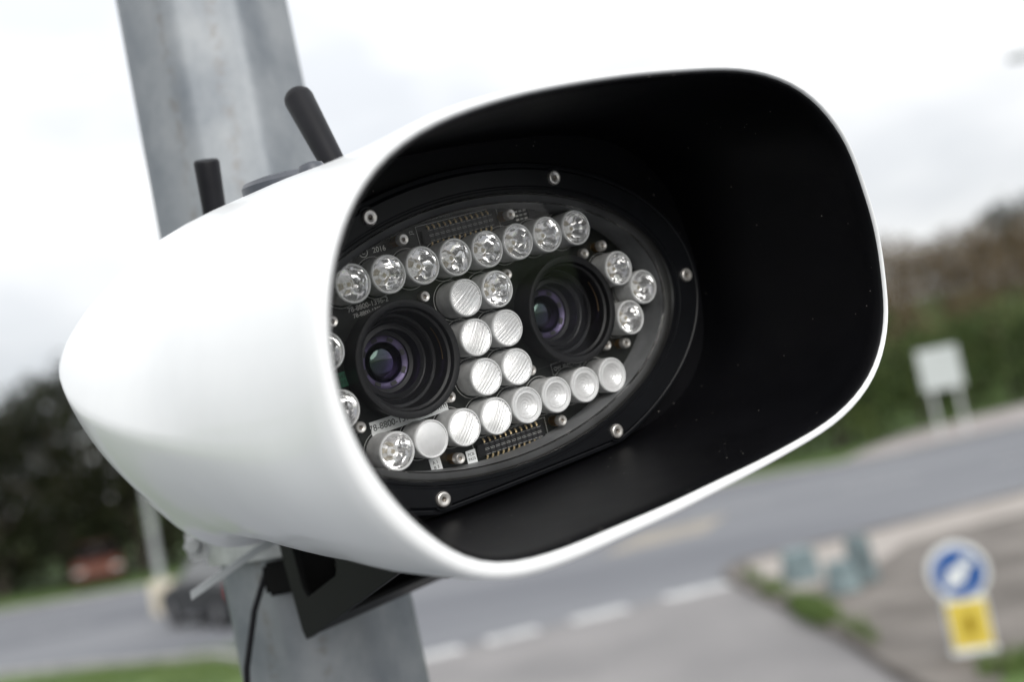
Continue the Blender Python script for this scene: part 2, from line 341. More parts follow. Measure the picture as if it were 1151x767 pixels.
def tree_meshes(seed, H, RX, base, nclump, per, leaf, lobes=9, conifer=False):
    rnd = random.Random(seed); tr = MB(); top = H * .78
    tr.tube([(0, 0, -.4), (.04, 0, H * .15), (-.05, .05, H * .4), (.06, -.03, top)], [H * .034, H * .026, H * .02, H * .006], 10)
    cl = []
    for k in range(lobes):
        a = 2 * PI * k / lobes * 1.618 * 2 + rnd.random(); zz = base + (H * .82 - base) * ((k + .5) / lobes)
        env = RX * (.55 + .45 * math.sin(PI * min(1, .15 + .8 * (zz - base) / (H - base))))
        if conifer: env = RX * (1.05 - .85 * (zz - base) / (H - base))
        q = env * rnd.uniform(.55, .8); p = Vector((math.cos(a) * q, math.sin(a) * q, zz + rnd.uniform(0, .08) * H))
        s0 = Vector((0, 0, max(.2, zz - H * .16))); mid = (s0 + p) / 2 + Vector((0, 0, H * .02))
        tr.tube([s0, mid, p], [H * .012, H * .008, H * .003], 6)
        cl.append((p, env * rnd.uniform(.42, .62)))
    cl.append((Vector((0, 0, H * .84)), RX * (.25 if conifer else .5))); cl.append((Vector((0, 0, base + (H - base) * .45)), RX * .6))
    m = MB()
    for c in range(nclump):
        p, r_ = cl[rnd.randrange(len(cl))]
        d = Vector((rnd.gauss(0, 1), rnd.gauss(0, 1), rnd.gauss(0, 1))).normalized() * r_ * rnd.uniform(.55, 1.08); d.z *= .8
        cp = p + d; cp.z = max(.12, cp.z)
        for _ in range(per):
            q = cp + Vector((rnd.gauss(0, 1), rnd.gauss(0, 1), rnd.gauss(0, 1))) * r_ * .16
            u = Vector((rnd.gauss(0, 1), rnd.gauss(0, 1), rnd.gauss(0, .7))).normalized(); v = u.orthogonal().normalized()
            v = (v * math.cos(1.) + u.cross(v) * math.sin(rnd.random() * 6)).normalized()
            L = leaf * rnd.uniform(.6, 1.3)
            m.add([q - u * L * .5, q + v * L * .28, q + u * L * .5, q - v * L * .28], [(0, 1, 2, 3)])
    a = tr.mesh('trunk'); b_ = m.mesh('crown'); return a, b_
kinds = {}
for nm, args in {'dark1': (11, 9.5, 3.4, .5, 520, 7, .34, 14), 'dark2': (12, 8.2, 3.0, .3, 480, 7, .34, 13), 'green1': (21, 7.0, 2.9, .6, 420, 7, .30, 11), 'green2': (22, 5.0, 2.7, .2, 380, 7, .28, 9),
                 'brown1': (31, 6.0, 2.9, .3, 380, 7, .26, 10), 'brown2': (32, 5.0, 2.8, .2, 360, 7, .26, 9)}.items():
    kinds[nm] = tree_meshes(*args)
LM = {'dark': 'leaf_dark', 'green': 'leaf_green', 'brown': 'leaf_brown'}
TL = {'dark1': ('tall dark evergreen tree in the row beyond the road', 'dark evergreen trees beyond the road', 'evergreen_tree'),
      'dark2': ('lower dark bushy tree in the row beyond the road', 'dark bushy trees beyond the road', 'bushy_tree'),
      'green1': ('green leafy tree standing behind the white sign', 'green trees behind the white sign', 'leafy_tree'),
      'green2': ('low green shrubby tree at the foot of the hillside', 'green shrubs at the foot of the hill', 'shrub'),
      'brown1': ('brown autumn tree on the hillside at right', 'brown trees on the hillside', 'autumn_tree'),
      'brown2': ('low russet bush on the hillside at right', 'russet bushes on the hillside', 'russet_bush')}
first = {}
def tree(kind, x, y, s, rz, label=None):
    tm, cm = kinds[kind]; lab, grp, nm = TL[kind]
    r_ = empty(nm, (x, y, hill_h(x, y) - .02), rz); r_.scale = (s * random.uniform(.92, 1.08), s * random.uniform(.92, 1.08), s)
    if label: tag(r_, label, 'shrub' if 'bush' in nm or nm == 'shrub' else 'tree')
    else: tag(r_, lab, 'shrub' if nm in ('shrub', 'russet_bush') else 'tree', grp)
    if kind not in first:
        a = link('trunk', tm, M['bark'], r_); c = link('crown', cm, M[LM[kind[:-1]]], r_, smooth=False); first[kind] = (a, c)
    else:
        for q in first[kind]:
            c = q.copy(); COL.objects.link(c); c.parent = r_
def far_edge(x):
    for (x0, y0), (x1, y1) in zip(far, far[1:]):
        if x0 <= x <= x1: return y0 + (y1 - y0) * (x - x0) / (x1 - x0)
    return 50
rt = random.Random(5)
x = -46
while x < 9:                                   # dark row, left to behind the camera
    tree('dark1' if rt.random() < .45 else 'dark2', x + rt.uniform(-.4, .4), far_edge(x) + 6.2 + rt.uniform(0, 2.2), rt.uniform(.88, 1.12) * (1.0 if x < -14 else .8), rt.random() * 6.3)
    x += 3.0
x = -44
while x < 8:                                   # second row
    tree('dark1', x, far_edge(x) + 12.5 + rt.uniform(-1, 2), rt.uniform(.9, 1.1) * (1.0 if x < -14 else .75), rt.random() * 6.3)
    x += 4.6
for i in range(17):                            # front row of green shrubs right
    x = 8.0 + i * 2.3; tree('green2', x, max(39, 26.0 + x * 1.30 if x < 14 else 43.6 + (x - 13) * .42) + rt.uniform(0, 1), rt.uniform(.62, .85), rt.random() * 6.3)
for i in range(15):
    x = 9.0 + i * 2.9; tree('green1', x, 47.5 + (x - 9) * .42 + rt.uniform(0, 2.5), rt.uniform(.42, .52), rt.random() * 6.3)
for i in range(42):
    x = 13 + (i % 14) * 3.5 + rt.uniform(-1, 1); y = (59, 67, 76)[i // 14] + (x - 13) * .25 + rt.uniform(-1.5, 1.5)
    tree('brown1' if rt.random() < .5 else 'brown2', x, y, rt.uniform(.72, .95), rt.random() * 6.3)
tree('dark2', 38.2, 86, .98, 1.0, 'small dark round topped tree on the skyline at far right')

# ------------------------------------------------------------------ cars
def glassm(name): return mat(name, (.01, .012, .014), .06, coat=1)
M['carglass'] = glassm('car glass'); M['tyre'] = mat('tyre rubber', (.015, .015, .016), .8, noise_amt=.2); M['rim'] = mat('alloy rim', (.4, .4, .41), .3, metal=1, noise_amt=.16)
M['tail'] = mat('red tail light', (.45, .015, .01), .2, coat=.6, noise_amt=.16); M['head'] = mat('headlight', (.6, .6, .58), .12, coat=.8, noise_amt=.16)
def car(label, paint, loc, rz):
    r_ = empty('parked_car', loc, rz); tag(r_, label, 'car')
    P = [(-2.05, .35), (-2.1, .62), (-2.02, .95), (-1.2, 1.0), (-.0, 1.02), (.95, .96), (1.8, .80), (2.08, .62), (2.1, .38), (1.9, .26), (-1.9, .26)]
    sec = []
    for y, sx, sz in [(-.86, .93, .94), (-.82, .99, 1), (-.4, 1, 1.02), (.4, 1, 1.02), (.82, .99, 1), (.86, .93, .94)]:
        sec.append([(px * sx, y, .3 + (pz - .3) * sz) for px, pz in P])
    MB().loft(sec, True, True).build('body', paint, r_, bevel=.03)
    Cb = [(-1.85, .97), (-1.55, 1.36), (-1.1, 1.47), (.1, 1.46), (.95, .985)]
    sec = [[(px, y * (1 if pz < 1.1 else .84), pz) for px, pz in Cb] for y in (-.78, .78)]
    MB().loft(sec, True, True).build('cabin_glass', M['carglass'], r_, bevel=.02)
    MB().box(-1.52, .02, -.62, .62, 1.44, 1.49).build('roof', paint, r_, bevel=.02)
    for wx in (-1.3, 1.32):
        for sy in (-1, 1):
            Mx = T(wx, sy * .78, .32) @ Matrix.Rotation(R(90), 4, 'X')
            w = MB().lathe([(.19, -.1), (.31, -.1), (.33, -.07), (.33, .07), (.31, .1), (.19, .1)], 28, M=Mx).build('wheel', M['tyre'], r_)
            MB().lathe([(.01, -.08), (.06, -.1), (.19, -.09), (.19, .09), (.06, .1), (.01, .08)], 20, M=Mx).build('rim', M['rim'], w)
    for sy in (-1, 1):
        MB().box(-2.1, -1.97, sy * .72 - .13, sy * .72 + .13, .66, .90).build('tail_light', M['tail'], r_, bevel=.02)
        MB().box(1.9, 2.06, sy * .66 - .16, sy * .66 + .16, .56, .70).build('headlight', M['head'], r_, bevel=.02)
    MB().box(-2.13, -2.08, -.26, .26, .5, .62).build('number_plate', M['paint'], r_)
    return r_
M['car_dark'] = mat('black car paint', (.008, .009, .011), .4, coat=.15, noise_amt=.16); M['car_orange'] = mat('orange car paint', (.10, .03, .016), .6, coat=.05, noise_amt=.2)
car('black hatchback with red tail lights, on the road left of the pole', M['car_dark'], (-7.08, 25.4, .004), R(128))
car('orange car half hidden under the dark trees at far left', M['car_orange'], (-17.2, 44.6, .0), R(-70))

# ------------------------------------------------------------------ lamp posts
M['postgrey'] = mat('galvanised post', (.34, .36, .36), .5, metal=.3, noise_amt=.15, nscale=4)
M['cream'] = mat('cream painted cabinet', (.55, .50, .40), .6, noise_amt=.12, nscale=3)
r_ = empty('lamp_post', (-9.74, 29.06, 0)); tag(r_, 'slim grey lamp post with cream base box on the verge at left', 'lamp post')
MB().tube([(0, 0, 0), (0, 0, 2.2), (0, 0, 6.4)], [.11, .085, .06], 14).build('post', M['postgrey'], r_)
MB().box(-.26, .26, -.2, .2, 0, .82).build('base_box', M['cream'], r_, bevel=.03)
MB().tube([(0, 0, 6.3), (0, 0, 6.5), (.05, -.3, 6.6), (.1, -.6, 6.62)], .04, 8).build('arm', M['postgrey'], r_)
MB().loft([[(.1 + .1 * math.cos(a) * s_, -.75 + .25 * math.sin(a) * s_, 6.58 + z) for a in [2 * PI * i / 16 for i in range(16)]] for s_, z in ((.9, 0), (1, .04), (.6, .12))], True, True).build('lamp_head', M['postgrey'], r_)
r_ = empty('lamp_post', (13.1, 25.0, 0)); tag(r_, 'tall street lamp whose grey head just enters the sky at top right', 'lamp post')
MB().tube([(0, 0, 0), (0, 0, 3), (0, 0, 8.5)], [.12, .09, .06], 14).build('post', M['postgrey'], r_)
MB().tube([(0, 0, 8.45), (-.1, 0, 8.66), (-.4, 0, 8.74), (-.75, 0, 8.75)], .035, 8).build('arm', M['postgrey'], r_)
MB().loft([[(-.98 + .32 * math.cos(a) * s_, .14 * math.sin(a) * s_, 8.70 + z) for a in [2 * PI * i / 16 for i in range(16)]] for s_, z in ((.85, 0), (1, .05), (.95, .1), (.5, .16))], True, True).build('lamp_head', M['postgrey'], r_)

# ------------------------------------------------------------------ white road sign on two posts
M['signpost'] = mat('pale grey sign post', (.55, .57, .57), .5, noise_amt=.1, nscale=4)
M['signwhite'] = mat('white sign sheeting', (.46, .49, .48), .5, noise_amt=.04, nscale=3)
r_ = empty('road_sign', (13.1, 36.7, .05), R(-14)); tag(r_, 'white square road sign on two grey posts beyond the road', 'road sign')
MB().box(-.62, .62, -.03, 0, 1.42, 2.74).build('panel', M['signwhite'], r_, bevel=.008)
for k in (-1, 1): MB().tube([(.40 * k, .05, 0), (.40 * k, .05, 2.65)], .05, 12).build('post', M['signpost'], r_)

# ------------------------------------------------------------------ keep left bollard
M['bol_white'] = mat('white plastic', (.66, .68, .68), .3, noise_amt=.04); M['bol_blue'] = mat('blue sign face', (.012, .075, .27), .4, noise_amt=.16)
M['bol_yellow'] = mat('yellow reflective face', (.58, .45, .07), .4, noise_amt=.06); M['bol_amber'] = mat('dark amber marking', (.30, .20, .0), .4, noise_amt=.16)
r_ = empty('keep_left_bollard', (3.68, 11.0, .06), R(-12)); tag(r_, 'white traffic bollard with blue arrow roundel above a yellow plate', 'bollard')
def rot90(me):
    me.transform(Matrix.Rotation(R(90), 4, 'X')); return me
def circ(cx, cz, r, n=40): return [(cx + r * math.cos(2 * PI * i / n), cz + r * math.sin(2 * PI * i / n)) for i in range(n)]
MB().box(-.19, .19, -.06, .08, 0, .56).build('body', M['bol_white'], r_, bevel=.025, bseg=3)
MB().box(-.22, .22, -.12, .14, -.01, .06).build('base', M['bol_white'], r_, bevel=.02)
me = rot90(plate_mesh([circ(0, .78, .265)], .07, .01)); o = link('roundel', me, M['bol_white'], r_)
me = rot90(plate_mesh([circ(0, .78, .232)], .006)); o2 = link('blue_face', me, M['bol_blue'], o); o2.location.y = -.040
A = [(.115, .115), (.085, .145), (-.035, .035), (-.035, .10), (-.075, .10), (-.12, -.12), (.10, -.075), (.10, -.035), (.035, -.035)]
A = [(.15, .09), (.09, .15), (-.045, .03), (-.085, .07), (-.14, -.14), (.07, -.085), (.03, -.045)]
me = rot90(plate_mesh([[(a, b_ + .78) for a, b_ in A]], .004)); o2 = link('arrow', me, M['bol_white'], o); o2.location.y = -.046
me = rot90(plate_mesh([[(-.172, .09), (.172, .09), (.172, .52), (-.172, .52)]], .006)); o = link('yellow_plate', me, M['bol_yellow'], r_); o.location.y = -.064
me = rot90(plate_mesh([[(-.045, .20), (.045, .20), (.045, .40), (-.045, .40)]], .004)); o2 = link('marking', me, M['bol_amber'], o); o2.location.y = -.006

# ------------------------------------------------------------------ blue grey blocks on the island
M['block'] = mat('pale blue grey weathered concrete', (.11, .15, .16), .8, col2=(.22, .28, .29), nscale=4, bump=.4, bscale=14, detail=6)
M['blockd'] = mat('darker blue grey weathered concrete', (.07, .095, .10), .8, col2=(.15, .19, .20), nscale=4, bump=.4, bscale=14, detail=6)
def block(label, loc, rz, w, d, h, m_, tp=.82):
    L = []
    for k in range(7):
        q = k / 6; s_ = 1 - (1 - tp) * q
        L.append([((a * w / 2) * s_ + random.uniform(-.008, .008), (b_ * d / 2) * s_ + random.uniform(-.008, .008), q * h) for a, b_ in ((-1, -.6), (-.6, -1), (.6, -1), (1, -.6), (1, .6), (.6, 1), (-.6, 1), (-1, .6))])
    o = MB().loft(L, True, True).build('concrete_block', m_, None, bevel=.012); o.location = loc; o.rotation_euler = (0, 0, rz)
    tag(o, label, 'concrete block'); return o
block('pale blue-grey concrete block, leftmost on the traffic island', (3.33, 16.3, .10), R(20), .50, .42, .42, M['block'])
block('pale blue-grey concrete block in front of the darker one', (3.55, 14.95, .10), R(-8), .40, .34, .38, M['block'])
block('tall darker blue-grey concrete block behind the pale one', (3.92, 15.35, .10), R(12), .36, .34, .60, M['blockd'], .75)

# ------------------------------------------------------------------ the steel pole
def pole_mat():
    m = mat('mottled galvanised steel', (.135, .152, .170), .46, metal=.35, col2=(.245, .26, .272), nscale=18, detail=9, stretch=(1, 1, .7), rvar=.08)
    t = m.node_tree; b = t.nodes['Principled BSDF']; tcn = [n for n in t.nodes if n.type == 'TEX_COORD'][0]
    # brown weld seam stain running down the pole
    sx = N(t, 'ShaderNodeSeparateXYZ'); t.links.new(tcn.outputs['Object'], sx.inputs[0])
    nz = N(t, 'ShaderNodeTexNoise'); nz.inputs['Scale'].default_value = 45; nz.inputs['Detail'].default_value = 4; t.links.new(tcn.outputs['Object'], nz.inputs[0])
    nz2 = N(t, 'ShaderNodeTexNoise'); nz2.inputs['Scale'].default_value = 110; t.links.new(tcn.outputs['Object'], nz2.inputs[0])
    def band(x0, w):
        a = N(t, 'ShaderNodeMath', operation='SUBTRACT'); a.inputs[1].default_value = x0; t.links.new(sx.outputs['X'], a.inputs[0])
        wob = N(t, 'ShaderNodeMath', operation='MULTIPLY_ADD'); wob.inputs[1].default_value = .012; wob.inputs[2].default_value = -.006; t.links.new(nz.outputs['Fac'], wob.inputs[0])
        a2 = N(t, 'ShaderNodeMath', operation='ADD'); t.links.new(a.outputs[0], a2.inputs[0]); t.links.new(wob.outputs[0], a2.inputs[1])
        ab = N(t, 'ShaderNodeMath', operation='ABSOLUTE'); t.links.new(a2.outputs[0], ab.inputs[0])
        mr = N(t, 'ShaderNodeMapRange'); mr.inputs['From Min'].default_value = 0; mr.inputs['From Max'].default_value = w; mr.inputs['To Min'].default_value = 1; mr.inputs['To Max'].default_value = 0
        t.links.new(ab.outputs[0], mr.inputs['Value']); return mr
    b1 = band(.008, .007); b2 = band(-.032, .006)
    mxm = N(t, 'ShaderNodeMath', operation='MAXIMUM'); t.links.new(b1.outputs[0], mxm.inputs[0]); t.links.new(b2.outputs[0], mxm.inputs[1])
    cr = N(t, 'ShaderNodeValToRGB'); cr.color_ramp.elements[0].position = .42; cr.color_ramp.elements[1].position = .62; t.links.new(nz2.outputs['Fac'], cr.inputs[0])
    ml = N(t, 'ShaderNodeMath', operation='MULTIPLY'); t.links.new(mxm.outputs[0], ml.inputs[0]); t.links.new(cr.outputs[0], ml.inputs[1])
    m8 = N(t, 'ShaderNodeMath', operation='MULTIPLY'); m8.inputs[1].default_value = .4; t.links.new(ml.outputs[0], m8.inputs[0])
    mx = N(t, 'ShaderNodeMixRGB'); mx.inputs[2].default_value = (.13, .105, .085, 1)
    old = b.inputs['Base Color'].links[0].from_socket
    t.links.new(m8.outputs[0], mx.inputs[0]); t.links.new(old, mx.inputs[1]); t.links.new(mx.outputs[0], b.inputs['Base Color'])
    return m
M['pole'] = pole_mat()
POLE = (-.192, .955)
pr = empty('steel_pole', (POLE[0], POLE[1], .12)); tag(pr, 'grey galvanised octagonal pole carrying the white camera', 'pole')
def octo(r_, z, dx=0, rot=0, bev=.16):
    L = []
    for k in range(8):
        a = PI / 8 + k * PI / 4 + rot
        for s_ in (-bev, -bev * .4, bev * .4, bev):
            aa = a + s_ * PI / 8 * 2; rr = r_ / math.cos(abs(abs(s_ * PI / 4) - PI / 8)) * math.cos(PI / 8) * (1 if abs(s_) > bev * .5 else .998)
            L.append((dx + rr * math.cos(aa), rr * math.sin(aa), z))
    return L
RT = R(11)
pb = MB().loft([octo(.094 - .0062 * z, z, -.018 * (z - 2.7), RT) for z in (0, .5, 1, 1.6, 2.2, 2.6, 2.8, 3.0, 3.3, 3.8, 4.6, 6.2)], True, True).build('shaft', M['pole'], pr, angle=60)
MB().box(-.17, .17, -.17, .17, 0, .025).build('base_plate', M['zinc'], pr, bevel=.003)
for a in (-1, 1):
    for b_ in (-1, 1): MB().lathe([(.016, .025), (.016, .045), (.012, .048)], 6, (a * .135, b_ * .135, 0), cap1=True).build('bolt', M['zinc'], pr)
ht = MB().box(-.045, .045, -.094, -.078, .5, 1.0); ht.build('hatch_door', M['pole'], pr, bevel=.004)
# clamp round the pole
ZC = 2.953
cl = empty('pole_clamp', (POLE[0] + -.018 * (ZC - 2.82), POLE[1], ZC)); tag(cl, 'galvanised band clamp with bolt fixing the bracket to the pole', 'clamp')
rc = .0765
def ringp(r0, r1, z0, z1, seg=48, rot=0): return [(r0, z0), (r1, z0), (r1, z1), (r0, z1), (r0, z0)]
MB().lathe([(rc, -.018), (rc + .005, -.018), (rc + .005, .018), (rc, .018), (rc, -.018)], 48).build('band', M['zinc'], cl)
for k in (-1, 1):
    MB().box(-.091, -.070, -.012 + k * .016 - .004, -.012 + k * .016 + .004, -.012, .012).build('flange', M['zinc'], cl, bevel=.002)
Mx = T(-.084, -.04, .0) @ Matrix.Rotation(R(-90), 4, 'X')
MB().lathe([(.0005, 0), (.006, 0), (.007, .002), (.007, .006), (.004, .006), (.004, .055), (.0065, .055), (.0065, .061), (.001, .061)], 6, M=Mx).build('bolt', M['zinc'], cl)
MB().lathe([(rc, .030), (rc + .0025, .030), (rc + .0025, .042), (rc, .042), (rc, .030)], 48).build('strap', M['steel'], cl)
MB().box(-.02, .024, -rc - .016, -rc - .002, -.045, -.02).build('saddle', M['bracket'], cl, bevel=.003)

# ------------------------------------------------------------------ the camera: local frame x right, y up, z out of the face
CV = Matrix(((0.78716133, -0.24518294, 0.56591728, -0.01112386), (0.24573843, 0.96628635, 0.07683303, 0.00477301), (-0.56567629, 0.07858763, 0.82087412, -0.65), (0, 0, 0, 1)))
FACE = CAM_M @ CV
U, V_, W_ = FACE.to_3x3().col
q = FACE.to_3x3().normalized()
qz = q.col[2].normalized(); qy = (q.col[1] - qz * q.col[1].dot(qz)).normalized(); qx = qy.cross(qz)
FACE = Matrix.Translation(FACE.translation) @ Matrix((qx, qy, qz)).transposed().to_4x4()
root = empty('surveillance_camera', mat=FACE)
tag(root, 'white hooded roadside camera with two lenses and rings of LEDs, mounted on the pole', 'camera')
mm_ = .001
outer = [(104.7, 102.4), (139.6, 87.2), (162.2, 60.9), (170.7, 27.8), (170.8, -17.3), (159.6, -54.9), (139.1, -75.4), (108.1, -87.2), (64.4, -91.6), (11.7, -94.6), (-46.8, -95.5), (-86.4, -95.0), (-112.0, -91.7), (-130.3, -83.6), (-147.2, -68.0), (-162.2, -46.6), (-169.6, -27.5), (-172.5, -8.6), (-171.8, 13.0), (-166.3, 40.0), (-156.3, 62), (-142.6, 79.7), (-124.7, 93.7), (-99.6, 103.6), (-59.1, 109.4), (-4.9, 111.2), (51.7, 109.2)]
inner = [(103.9, 99.9), (137.5, 85.6), (160.5, 59.1), (168.7, 26.2), (168.7, -16.5), (157.2, -53.0), (136.5, -72.4), (105.3, -83.1), (62.9, -87.0), (10.5, -88.4), (-47.2, -88.2), (-88.6, -87.0), (-112.3, -83.5), (-127.2, -76.3), (-142.7, -60.3), (-155.2, -39.7), (-162.6, -18.8), (-165.3, 1.7), (-164.5, 20.2), (-159.6, 39.6), (-150.2, 59.6), (-137.2, 76.7), (-120.8, 89.7), (-96.5, 99.4), (-57.7, 105.6), (-5.9, 107.6), (50.9, 105.7)]
def resample(pts, n=120):
    """closed smooth curve sampled at even warped angles"""
    P = sorted([(math.atan2(y / 100, x / 168), math.hypot(x / 168, y / 100)) for x, y in pts])
    out_ = []
    m = len(P)
    def rad(a):
        for i in range(m):
            a0, r0 = P[i]; a1, r1 = P[(i + 1) % m]
            if i == m - 1: a1 += 2 * PI
            for aa in (a, a + 2 * PI):
                if a0 <= aa < a1:
                    am, rm = P[i - 1]; ap, rp = P[(i + 2) % m]
                    if i == 0: am -= 2 * PI
                    if i + 2 >= m: ap += 2 * PI
                    t_ = (aa - a0) / (a1 - a0); h = a1 - a0
                    s0 = (r1 - rm) / (a1 - am) * h; s1 = (rp - r0) / (ap - a0) * h
                    return r0 * (2 * t_**3 - 3 * t_**2 + 1) + s0 * (t_**3 - 2 * t_**2 + t_) + r1 * (-2 * t_**3 + 3 * t_**2) + s1 * (t_**3 - t_**2)
        return 1
    rr = [rad(-PI + 2 * PI * (i + .5) / n) for i in range(n)]
    for _ in range(3): rr = [(rr[i - 1] + 2 * rr[i] + rr[(i + 1) % n]) / 4 for i in range(n)]
    return [(rr[i] * math.cos(-PI + 2 * PI * (i + .5) / n) * .168, rr[i] * math.sin(-PI + 2 * PI * (i + .5) / n) * .1) for i in range(n)]
OUT = resample(outer); INN = resample(inner)
def lerp(a, b_, t_): return a + (b_ - a) * t_
def interp(tab, z):
    for (z0, *a), (z1, *b_) in zip(tab, tab[1:]):
        if z1 <= z <= z0:
            t_ = (z0 - z) / (z0 - z1)
            return [lerp(p, q_, t_) for p, q_ in zip(a, b_)]
    return list(tab[-1][1:])
# z, top, bottom, half width, y of the crease, inward lean below the crease, inward lean above it
TAB = [(0.1350, 0.1112, 0.0955, 0.1725, -0.0040, 0.0000, 0.0000),
       (0.1200, 0.1112, 0.0964, 0.1729, -0.0091, 0.0120, 0.0000),
       (0.1000, 0.1111, 0.0975, 0.1735, -0.0141, 0.0280, 0.0000),
       (0.0800, 0.1111, 0.0987, 0.1740, -0.0172, 0.0440, 0.0000),
       (0.0600, 0.1113, 0.1001, 0.1746, -0.0182, 0.0600, 0.0000),
       (0.0300, 0.1118, 0.1016, 0.1752, -0.0176, 0.0900, 0.0000),
       (0.0000, 0.1127, 0.1026, 0.1760, -0.0159, 0.1200, 0.0000),
       (-0.0250, 0.1139, 0.1028, 0.1771, -0.0137, 0.1250, 0.0250),
       (-0.0500, 0.1149, 0.1022, 0.1785, -0.0111, 0.1300, 0.0660),
       (-0.0750, 0.1157, 0.1012, 0.1802, -0.0078, 0.1350, 0.1110),
       (-0.1000, 0.1160, 0.0997, 0.1821, -0.0036, 0.1400, 0.1233),
       (-0.1250, 0.1159, 0.0984, 0.1839, 0.0013, 0.1307, 0.1275),
       (-0.1500, 0.1153, 0.0976, 0.1851, 0.0067, 0.1215, 0.1317),
       (-0.1700, 0.1137, 0.0980, 0.1853, 0.0125, 0.1141, 0.1350),
       (-0.1900, 0.1107, 0.1001, 0.1842, 0.0187, 0.1067, 0.1383),
       (-0.2050, 0.1063, 0.1030, 0.1818, 0.0258, 0.1011, 0.1368),
       (-0.2200, 0.1009, 0.1069, 0.1784, 0.0328, 0.0956, 0.1271),
       (-0.2300, 0.0950, 0.1108, 0.1749, 0.0379, 0.0919, 0.1206),
       (-0.2400, 0.0889, 0.1139, 0.1715, 0.0408, 0.0881, 0.1142),
       (-0.2460, 0.0826, 0.1158, 0.1684, 0.0425, 0.0859, 0.1103),
       (-0.2520, 0.0762, 0.1170, 0.1655, 0.0438, 0.0837, 0.1065),
       (-0.2560, 0.0701, 0.1145, 0.1608, 0.0447, 0.0822, 0.1039),
       (-0.2600, 0.0640, 0.1120, 0.1560, 0.0456, 0.0807, 0.1013),
       (-0.2632, 0.0560, 0.0960, 0.1390, 0.0460, 0.0800, 0.1000),
       (-0.2648, 0.0500, 0.0740, 0.1160, 0.0460, 0.0800, 0.1000)]
def shell_loop(z):
    tp, bt, w, yc, k, ul = interp(TAB, z)
    L = []
    for x, y in OUT:
        nx = x / .1725
        if y >= -.004: ny = (y + .004) / .1152; yy = yc + ny * (tp - yc); xx = nx * w * (1 - ul * ny)
        else: ny = (y + .004) / -.0915; yy = yc - ny * (bt + yc); xx = nx * w * (1 - k * ny)
        L.append((xx, yy, z))
    return L
zs = [.133] + [r_[0] for r_ in TAB[1:]]
m = MB(); front = []
def mixl(a, b_, t_, z): return [(lerp(p[0], q_[0], t_), lerp(p[1], q_[1], t_), z) for p, q_ in zip(a, b_)]
loops = [mixl(INN, OUT, .02, .1350), mixl(INN, OUT, .10, .1360), mixl(INN, OUT, .28, .1368), mixl(INN, OUT, .5, .1370), mixl(INN, OUT, .75, .1364), mixl(INN, OUT, .94, .1340)]
loops += [shell_loop(z) for z in zs[1:]]
m.loft(loops, cap1=True)
m.build('hood_shell', M['shell'], root, angle=70)
ins = lambda L, d, z: [(x - d * x / .168, y - d * y / .1, z) for x, y in L]
MB().loft([ins(INN, .0001, .1352), ins(INN, .0008, .1354), ins(INN, .0016, .134), ins(INN, .0016, .125), ins(INN, .0014, .06), ins(INN, .0014, -.004), [(x * .150 / math.hypot(x / .15, y / .083) / .15, y * 1.0 / math.hypot(x / .15, y / .083), -.004) for x, y in INN]]).build('hood_liner', M['liner'], root, angle=60)

# face ring (ellipse cut flat at the bottom) with two fine grooves, bevel and recess
def ell(a, b_, z, n=160, cut=None, top=None):
    L = []
    for i in range(n):
        th = 2 * PI * i / n; x, y = a * math.cos(th), b_ * math.sin(th)
        if cut is not None and y < -cut: y = -cut - (abs(y) - cut) * .06
        L.append((x, y, z))
    return L
cut = .0835
rp = [(.1585, .0935, -.003, .085), (.1585, .0935, .0060, .085), (.1575, .0925, .0072, .0842), (.1558, .0908, .0074, .0826), (.1552, .0902, .0070, .0820), (.1546, .0896, .0074, .0814), (.1535, .0885, .0084, .0805),
      (.1400, .0795, .0084, 9), (.1394, .0789, .0076, 9), (.1386, .0781, .0076, 9), (.1380, .0775, .0080, 9), (.1362, .0762, .0080, 9), (.1355, .0755, .0068, 9)]
MB().loft([ell(a, b_, z, cut=c) for a, b_, z, c in rp]).build('face_ring', M['black'], root, angle=25)
MB().loft([ell(.1355, .0755, .0068), ell(.1345, .0748, .0056), ell(.1335, .0739, .0056), ell(.1300, .0712, .0044), ell(.1292, .0705, .0030)]).build('bezel_ring', M['bezel'], root, angle=30)
MB().loft([ell(.1292, .0705, .0030), ell(.1290, .0703, -.0165)]).build('recess_wall', M['recess'], root)
me = plate_mesh([[(x, y) for x, y, z in ell(.1294, .0707, 0, 120)]], .0012); o = link('cover_glass', me, M['glass'], root, smooth=False); o.location.z = .0046
